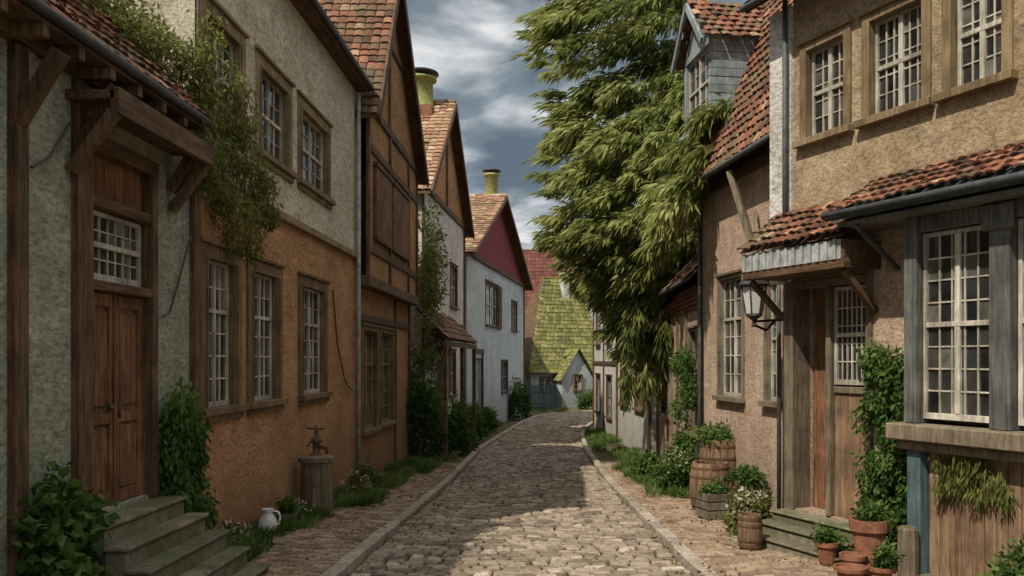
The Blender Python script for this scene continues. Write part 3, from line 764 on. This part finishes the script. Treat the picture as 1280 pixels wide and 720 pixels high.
def barrel(name,x,y,z,r,hh,wd='wd_brown',plant=True,tap=0):
    e=emp(name,(x,y,z)); mb=MB()
    k=18
    pr=((0,.85),(.25,.97),(.5,1.0),(.75,.97),(1,.86)) if not tap else ((0,.78),(.25,.84),(.5,.9),(.75,.95),(1,1.0))
    for i in range(k):
        a0=2*math.pi*(i+.04)/k;a1=2*math.pi*(i+.96)/k; vs=[]
        for zz,rr in pr:
            for a,q in ((a0,1),(a1,1),(a1,.88),(a0,.88)):
                vs.append((r*rr*q*math.cos(a),r*rr*q*math.sin(a),hh*zz))
        fs=[]
        for s_ in range(4):
            for c in range(4): fs.append((s_*4+c,s_*4+(c+1)%4,s_*4+4+(c+1)%4,s_*4+4+c))
        fs.append((16,17,18,19)); mb.add(vs,fs)
    mkobj('staves',mb,M[wd],e)
    mb=MB()
    for zz in (.12,.3,.72,.9):
        rr=float(np.interp(zz,[p[0] for p in pr],[p[1] for p in pr]))
        mb.lathe((0,0,hh*zz),[(r*rr*.9,-.018),(r*rr+.01,-.018),(r*rr+.01,.018),(r*rr*.9,.018)],24)
    mkobj('hoops',mb,M['rust'],e)
    mb=MB(); mb.lathe((0,0,hh*.9),[(r*.8,-.02),(r*.8,0)],16); mkobj('soil',mb,M['grout'],e)
    if plant:
        foliage('plant',[(R(-.7,.7)*r,R(-.7,.7)*r,hh+R(.0,.16),r*.6,r*.6,.14,150) for _ in range(8)],.09,.035,'leaf',e)
    return e
z=lambda y:g(y)+.08
barrel('wooden_barrel',2.62,14.6,z(14.6),.34,.78,'wd_board',plant=False)
barrel('wooden_barrel_planter',2.98,15.6,z(15.6),.38,1.12,'wd_board')
barrel('wooden_barrel_planter',3.05,13.9,z(13.9),.24,.5,tap=1)
barrel('wooden_bucket',2.42,10.75,z(10.75),.15,.42,'wd_board',False)
# wooden crate
e=emp('wooden_crate',(2.5,13.55,z(13.55))); e.rotation_euler=(0,0,.3); mb=MB()
for k in range(3):
    z0=.02+k*.13
    for s_ in (-1,1):
        mb.box(-.22,.22,s_*.19-.01,s_*.19+.01,z0,z0+.11); mb.box(s_*.2-.01,s_*.2+.01,-.175,.175,z0,z0+.11)
for sx in (-1,1):
    for sy in (-1,1): mb.box(sx*.2-.02 -sx*.03,sx*.2+.02-sx*.03,sy*.155-.02,sy*.155+.02,0,.4)
mb.box(-.19,.19,-.17,.17,.25,.27)
mkobj('crate_slats',mb,M['wd_grey'],e,.004)
foliage('plant',[(R(-.12,.12),R(-.1,.1),.36+R(0,.12),.13,.13,.12,140) for _ in range(5)],.08,.03,'leaf',e)
def pot(x,y,r,hh,mat='terra',plant=True,zz=None):
    e=emp('flower_pot',(x,y,z(y) if zz is None else zz)); mb=MB()
    mb.lathe((0,0,0),[(r*.62,0),(r*.68,.02),(r*.88,hh*.8),(r*1.05,hh*.8),(r*1.08,hh),(r*.92,hh),(r*.9,hh*.88)],20,.5)
    mkobj('pot',mb,M[mat],e,0)
    if plant: foliage('plant',[(R(-.6,.6)*r,R(-.6,.6)*r,hh+R(.0,.13),r*.6,r*.6,.11,80) for _ in range(5)],.07,.028,'leaf',e)
pot(3.30,9.15,.19,.58); pot(3.08,9.0,.13,.24,'terra',False); pot(2.9,8.55,.15,.2,'terra',False); pot(3.05,9.75,.13,.25); pot(3.2,8.55,.12,.2)
pot(-3.82,12.6,.17,.2,'stone')
e=emp('wooden_bollard',(3.62,8.95,z(8.95))); mb=MB(); mb.lathe((0,0,0),[(.10,-.1),(.105,.3),(.1,.5),(.08,.53)],10); mkobj('post',mb,M['wd_grey'],e)
e=emp('white_jug',(-3.78,11.7,z(11.7))); mb=MB()
mb.lathe((0,0,0),[(.07,0),(.1,.03),(.125,.13),(.115,.22),(.07,.29),(.06,.33),(.085,.37),(.07,.37),(.05,.33)],24)
mkobj('jug_body',mb,M['ceramic'],e,0,True)
mb=MB(); pts=[(.07,0,.34),(.14,0,.33),(.17,0,.26),(.15,0,.18),(.115,0,.14)]
for a,b in zip(pts[:-1],pts[1:]): mb.cyl(a,b,.014,n=6)
mkobj('handle',mb,M['ceramic'],e,0,True)
e=emp('water_pump',(-3.75,14.0,z(14.0))); mb=MB()
for i in range(12):
    a0=2*math.pi*(i+.03)/12;a1=2*math.pi*(i+.97)/12; vs=[]
    for zz,rr in ((0,.28),(.45,.255),(.86,.245)):
        for a,q in ((a0,1),(a1,1),(a1,.8),(a0,.8)): vs.append((rr*q*math.cos(a),rr*q*math.sin(a),zz))
    fs=[(s_*4+c,s_*4+(c+1)%4,s_*4+4+(c+1)%4,s_*4+4+c) for s_ in range(2) for c in range(4)]+[(8,9,10,11)]
    mb.add(vs,fs)
mb.lathe((0,0,.84),[(.2,0),(.28,.0),(.29,.07),(.12,.10)],14)
mkobj('stump_casing',mb,M['wd_grey'],e)
mb=MB(); mb.lathe((0,0,.9),[(.12,0),(.12,.05),(.06,.07),(.055,.22),(.10,.24),(.10,.3),(.05,.33),(.03,.42),(.05,.46),(.01,.52)],12)
mb.cyl((0,0,1.08),(.18,-.08,1.06),.03,n=8); mb.cyl((.18,-.08,1.08),(.19,-.08,.97),.028,n=8); mb.cyl((-.15,0,1.36),(.15,0,1.36),.018,n=6)
mb.cyl((.0,0,1.3),(-.08,-.22,1.1),.018,n=6)
mkobj('pump_head',mb,M['rust'],e,0,True)

# ================================================================= VEGETATION
tr=emp('weeping_tree',(3.5,25.4,g(25.4)))
mb=MB()
def limb(p,q,r0,r1,seg=5,wob=.15):
    p=Vector(p);q=Vector(q); prev=p; pr=r0; pts=[p]
    for i in range(1,seg+1):
        t=i/seg; c=p.lerp(q,t)+Vector((R(-wob,wob),R(-wob,wob),.35*math.sin(t*3.14)))
        r=r0+(r1-r0)*t; mb.cyl(prev,c,pr,r,8,.5); prev=c; pr=r; pts.append(c)
    return pts
limb((0,0,0),(-.3,-.4,5.5),.32,.2,6,.08)
for i in range(16):
    a=R(0,6.28); zz=R(3.5,6); rr=R(1.5,3.2)
    pts=limb((-.25,-.3,zz*.85),(-.9+rr*math.cos(a),-1.2+rr*math.sin(a),zz+R(1,4.5)),.12,.03)
    for k in range(3):
        s=pts[random.randint(2,5)]; limb(s,s+Vector((R(-1,1),R(-1,1),R(-.6,.8))),.03,.01,3,.08)
limb((-.2,-.5,4.2),(-.55,-9.0,7.2),.12,.04,8,.12)
mkobj('trunk_and_limbs',mb,M['wd_dark'],tr,0,True)
cl=[]
def plume(X,Yy,Z,dv,n=75,s0=1,tb_=None):
    tb_=R(.15,.85) if tb_ is None else tb_
    px_,py_,pz_=X,Yy,Z
    ln=Vector((dv[0],dv[1],-.15)).normalized()
    for k in range(3):
        s=(1-.22*k)*s0
        cl.append((px_-3.5,py_-25.4,pz_-g(25.4),R(.38,.6)*s,R(.32,.5)*s,R(.12,.22)*s,n,(dv[0],dv[1],dv[2]-.25*k),min(1,tb_+.08*k)))
        px_+=ln.x*.32*s0; py_+=ln.y*.25*s0; pz_-=(.12+.1*k)*s0
zz_=[1.7,2.6,3.4,4.2,5.2,6.3,7.1,8.0,8.8,9.8,10.8,11.8,12.6]
xl_=[2.2,1.9,1.5,.9,.1,.2,.0,.4,.3,-.1,-.1,.1,.8]
xr_=[2.9,3.3,3.7,3.9,4.1,4.3,4.8,4.8,4.5,4.3,4.0,3.7,3.2]
for i in range(330):
    Z=random.choice([R(2.0,12.5),R(3.0,8),R(5,12)]); a=np.interp(Z,zz_,xl_);b=np.interp(Z,zz_,xr_)
    u=random.random(); X=a+.35+(b-a-.6)*u; wy=min(2.6,(b-a)*.6)*math.sqrt(max(.1,1-(2*u-1)**2*.8))
    sgn=-1 if random.random()<.8 else 1
    Yy=23.2+sgn*wy*R(.5,1)
    out=Vector((X-2.6,Yy-23.6,0)).normalized()
    plume(X,Yy,Z,(out.x*.7-.85,out.y*.6,-.4+R(-.2,.2)))
# drape over the pink house roof, below the dormer
for i in range(44):
    Yy=R(15.6,21); t_=(Yy-15.6)/5.4
    Z=R(4.6,6.6) if Yy<18 else R(4.2,8)
    X=2.55+ (Z-5.2)*.35+R(-.1,.25) if Yy<17.6 else R(2.3,3.6)
    plume(X,Yy,Z,(-.7,-.35,-.5),55,.62,R(.2,.8))
for i in range(30):
    Z=R(4.6,12); a=np.interp(Z,zz_,xl_); cl.append((a-.1-3.5,R(21.5,24)-25.4,Z-g(25.4),R(.4,.8),.2,.06,60,(-1.9,0,-.3),.6))
for i in range(24):
    X=R(1.9,3.3); cl.append((X-3.5,R(21.3,23.3)-25.4,R(1.2,3.4)-g(25.4),.15,.15,R(.4,.75),120,(0,0,-1.3),R(.2,.65)))
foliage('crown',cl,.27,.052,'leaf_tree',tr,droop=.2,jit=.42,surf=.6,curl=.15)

v=[]
for i in range(56):
    y=R(6.6,9.9); x=-3.95-R(0,1.3); zz=4.65+(-3.75-x)*1.1+R(0,.25)
    v.append((x,y,zz,.3,.35,.13,130))
for i in range(48):
    y=R(9.5,11.4); v.append((-3.95+R(-.1,.25),y,R(3.9,5.6)-(y-9.6)*.35,.17,.22,.26,110,(0,0,-.8)))
for i in range(20): v.append((-3.9+R(-.05,.1),R(10.6,12.2),R(3.8,4.4),.12,.25,.14,80,(0,0,-.5)))
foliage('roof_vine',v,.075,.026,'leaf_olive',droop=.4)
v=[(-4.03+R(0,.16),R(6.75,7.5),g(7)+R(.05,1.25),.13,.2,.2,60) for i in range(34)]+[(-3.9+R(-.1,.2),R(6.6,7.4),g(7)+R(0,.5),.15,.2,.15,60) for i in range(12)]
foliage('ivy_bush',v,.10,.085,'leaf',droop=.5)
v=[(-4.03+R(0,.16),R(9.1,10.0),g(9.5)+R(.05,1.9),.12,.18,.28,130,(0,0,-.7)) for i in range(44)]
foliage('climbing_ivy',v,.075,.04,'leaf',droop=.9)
v=[]
for i in range(56):
    s_=R(1.42,2.15); n_=R(.02,.22); v.append((3.1+.4205*s_-.907*n_,11.3-.907*s_-.42*n_,g(9.6)+R(.2,2.4),.14,.14,.22,130,(0,0,-.3)))
foliage('climbing_ivy',v,.07,.04,'leaf',droop=.6)
v=[]
for i in range(26):
    s_=R(2.6,3.4); n_=.36; v.append((3.1+.4205*s_-.907*n_,11.3-.907*s_-.42*n_,R(.6,.95),.1,.05,.12,60,(0,0,-1.4)))
foliage('hanging_moss',v,.09,.016,'leaf_olive',droop=1)
foliage('grass',grass_cl(-4.0,-3.5,9.8,13.6,3800,k=24,zo=.08)+grass_cl(-4.1,-3.1,14.6,24,8000,k=46,zo=.08)+grass_cl(-4.2,-2.6,24,50,8000,k=64)+
  grass_cl(1.75,2.7,16,28,6500,k=46,zo=.08)+grass_cl(1.4,2.4,28,40,5000,k=36)+grass_cl(2.5,3.1,11.3,15,2600,k=18,zo=.08)+grass_cl(3.4,4.2,6.8,8.2,1500,k=12,zo=.08)
  +grass_cl(-2.4,1,58,64,1500,k=20),.16,.018,'leaf',jit=.6,droop=0)
lt=[]
for i in range(60):
    sd_=random.choice((-1,1)); y=R(6.5,26); x=R(-4.0,-2.3) if sd_<0 else R(1.5,2.9)
    lt.append((x,y,g(y)+.098,.3,.4,.004,14,(0,0,0),R(.2,.8)))
for i in range(30):
    y=R(6,24); lt.append((random.choice((-2.1,1.4))+R(-.1,.1),y,g(y)+.035,.12,.5,.003,14,(0,0,0),R(.2,.8)))
foliage('fallen_leaves',[l for l in lt],.05,.03,'litter',droop=0,jit=.5)
def bush(cls,L=.1,W=.05,mat='leaf',fl=0):
    foliage('flowering_bush' if fl else 'bush',cls,L,W,mat)
    if fl:
        fc=[(c[0],c[1],c[2]+c[5]*.6,c[3]*.9,c[4]*.9,c[5]*.6,fl,(0,0,.5)) for c in cls]
        foliage('blossoms',fc,.045,.04,'flower',None,droop=0)
bush(bush_cl(-3.9,25.4,.8,3.3,4200,15),.13,.06)
bush(bush_cl(-3.3,27.6,.8,2.0,3200,12),.14,.06)
bush(bush_cl(-3.2,33.5,.8,1.7,2400,10),.14,.07)
bush(bush_cl(-3.0,38.6,.6,1.2,1500,8),.16,.08)
bush(bush_cl(-2.0,49,.8,2.4,1500,8),.2,.1)
bush(bush_cl(2.9,44,.9,3.4,2400,12),.2,.1)
bush(bush_cl(4.6,50,1.6,5.0,2800,12),.22,.1,'leaf_olive')
bush(bush_cl(6.2,64,2.6,6.5,3200,14),.3,.14,'leaf_olive')
bush(bush_cl(2.6,63.8,.9,1.6,1200,8),.2,.1)
bush(bush_cl(2.45,17.4,.65,1.05,3400,10),.09,.04,'leaf',12)
bush(bush_cl(2.9,12.9,.3,.6,1900,8),.07,.03,'leaf',22)
bush(bush_cl(2.75,12.0,.36,.75,2300,8),.075,.03,'leaf_olive',22)
bush(bush_cl(2.25,19.8,.5,.8,1800,8),.1,.05)
bush(bush_cl(3.25,10.0,.2,.45,1000,6),.07,.03)
bush(bush_cl(-3.75,13.0,.3,.42,1000,6),.06,.03,'leaf',18)
bush(bush_cl(-3.85,10.9,.28,.42,1000,6),.06,.03,'leaf',22)
bush(bush_cl(-3.6,16.2,.35,.55,1300,6),.07,.03,'leaf_olive',20)
bush(bush_cl(-3.8,18.3,.35,.6,1300,6),.08,.03,'leaf_olive',12)
bush(bush_cl(3.9,7.4,.4,.7,1300,7),.08,.04)
v=[(-3.95+R(0,.5),R(25.3,28.5),R(1.5,6.6),.3,.4,.4,90) for i in range(44)]
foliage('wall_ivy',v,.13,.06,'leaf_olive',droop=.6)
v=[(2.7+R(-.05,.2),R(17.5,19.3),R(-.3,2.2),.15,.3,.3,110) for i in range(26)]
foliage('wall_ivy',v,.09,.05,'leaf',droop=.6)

# ================================================================= LIGHT / SKY / CAMERA
sd=Vector((-.42,-.5,.8)).normalized()
el=math.asin(sd.z); az=math.atan2(sd.x,sd.y)
w=bpy.data.worlds.new('World'); scene.world=w; w.use_nodes=True; nt=w.node_tree; nt.nodes.clear()
out=nt.nodes.new('ShaderNodeOutputWorld')
sky=nt.nodes.new('ShaderNodeTexSky'); sky.sky_type='NISHITA'; sky.sun_disc=False; sky.sun_elevation=el; sky.sun_rotation=az
b1=nt.nodes.new('ShaderNodeBackground'); b1.inputs[1].default_value=.1; nt.links.new(sky.outputs[0],b1.inputs[0])
tc=nt.nodes.new('ShaderNodeTexCoord').outputs['Generated']
sep=nt.nodes.new('ShaderNodeSeparateXYZ'); nt.links.new(tc,sep.inputs[0])
mz=N(nt,'ShaderNodeMath',operation='MAXIMUM'); nt.links.new(sep.outputs[2],mz.inputs[0]); mz.inputs[1].default_value=0
az_=N(nt,'ShaderNodeMath',operation='ADD'); nt.links.new(mz.outputs[0],az_.inputs[0]); az_.inputs[1].default_value=.12
dxn=N(nt,'ShaderNodeMath',operation='DIVIDE'); nt.links.new(sep.outputs[0],dxn.inputs[0]); nt.links.new(az_.outputs[0],dxn.inputs[1])
dyn=N(nt,'ShaderNodeMath',operation='DIVIDE'); nt.links.new(sep.outputs[1],dyn.inputs[0]); nt.links.new(az_.outputs[0],dyn.inputs[1])
cb=nt.nodes.new('ShaderNodeCombineXYZ'); nt.links.new(dxn.outputs[0],cb.inputs[0]); nt.links.new(dyn.outputs[0],cb.inputs[1])
n1=noise(nt,cb.outputs[0],1.9,6,.52,.35)
col=ramp(nt,[(.38,(.11,.145,.18)),(.48,(.20,.245,.28)),(.54,(.42,.45,.47)),(.62,(.82,.82,.81))],n1)
hz=maprange(nt,sep.outputs[2],.0,.17,.6,0)
col=mixc(nt,'MIX',hz,col,(.68,.69,.69))
up_=maprange(nt,sep.outputs[2],.42,.75,0,.8)
col=mixc(nt,'MIX',up_,col,(1.3,1.27,1.2))
b2=nt.nodes.new('ShaderNodeBackground'); b2.inputs[1].default_value=1.08; nt.links.new(col,b2.inputs[0])
mx=nt.nodes.new('ShaderNodeMixShader'); mx.inputs[0].default_value=.92
nt.links.new(b1.outputs[0],mx.inputs[1]); nt.links.new(b2.outputs[0],mx.inputs[2]); nt.links.new(mx.outputs[0],out.inputs[0])
sl=bpy.data.lights.new('sun','SUN'); sl.energy=4.7; sl.angle=math.radians(.6); sl.color=(1,.91,.78)
so=bpy.data.objects.new('sun',sl); COL.objects.link(so); so.rotation_euler=sd.to_track_quat('Z','Y').to_euler(); so.location=(0,0,30)

cam=bpy.data.cameras.new('camera'); co=bpy.data.objects.new('camera',cam); COL.objects.link(co)
co.location=(0,0,1.9); co.rotation_euler=(math.radians(90),0,0)
cam.sensor_width=36; cam.lens=36*1100/1280; cam.shift_x=-50/1280; cam.shift_y=90/1280; cam.clip_end=2000
scene.camera=co
scene.view_settings.view_transform='Standard'; scene.view_settings.look='None'; scene.view_settings.exposure=0
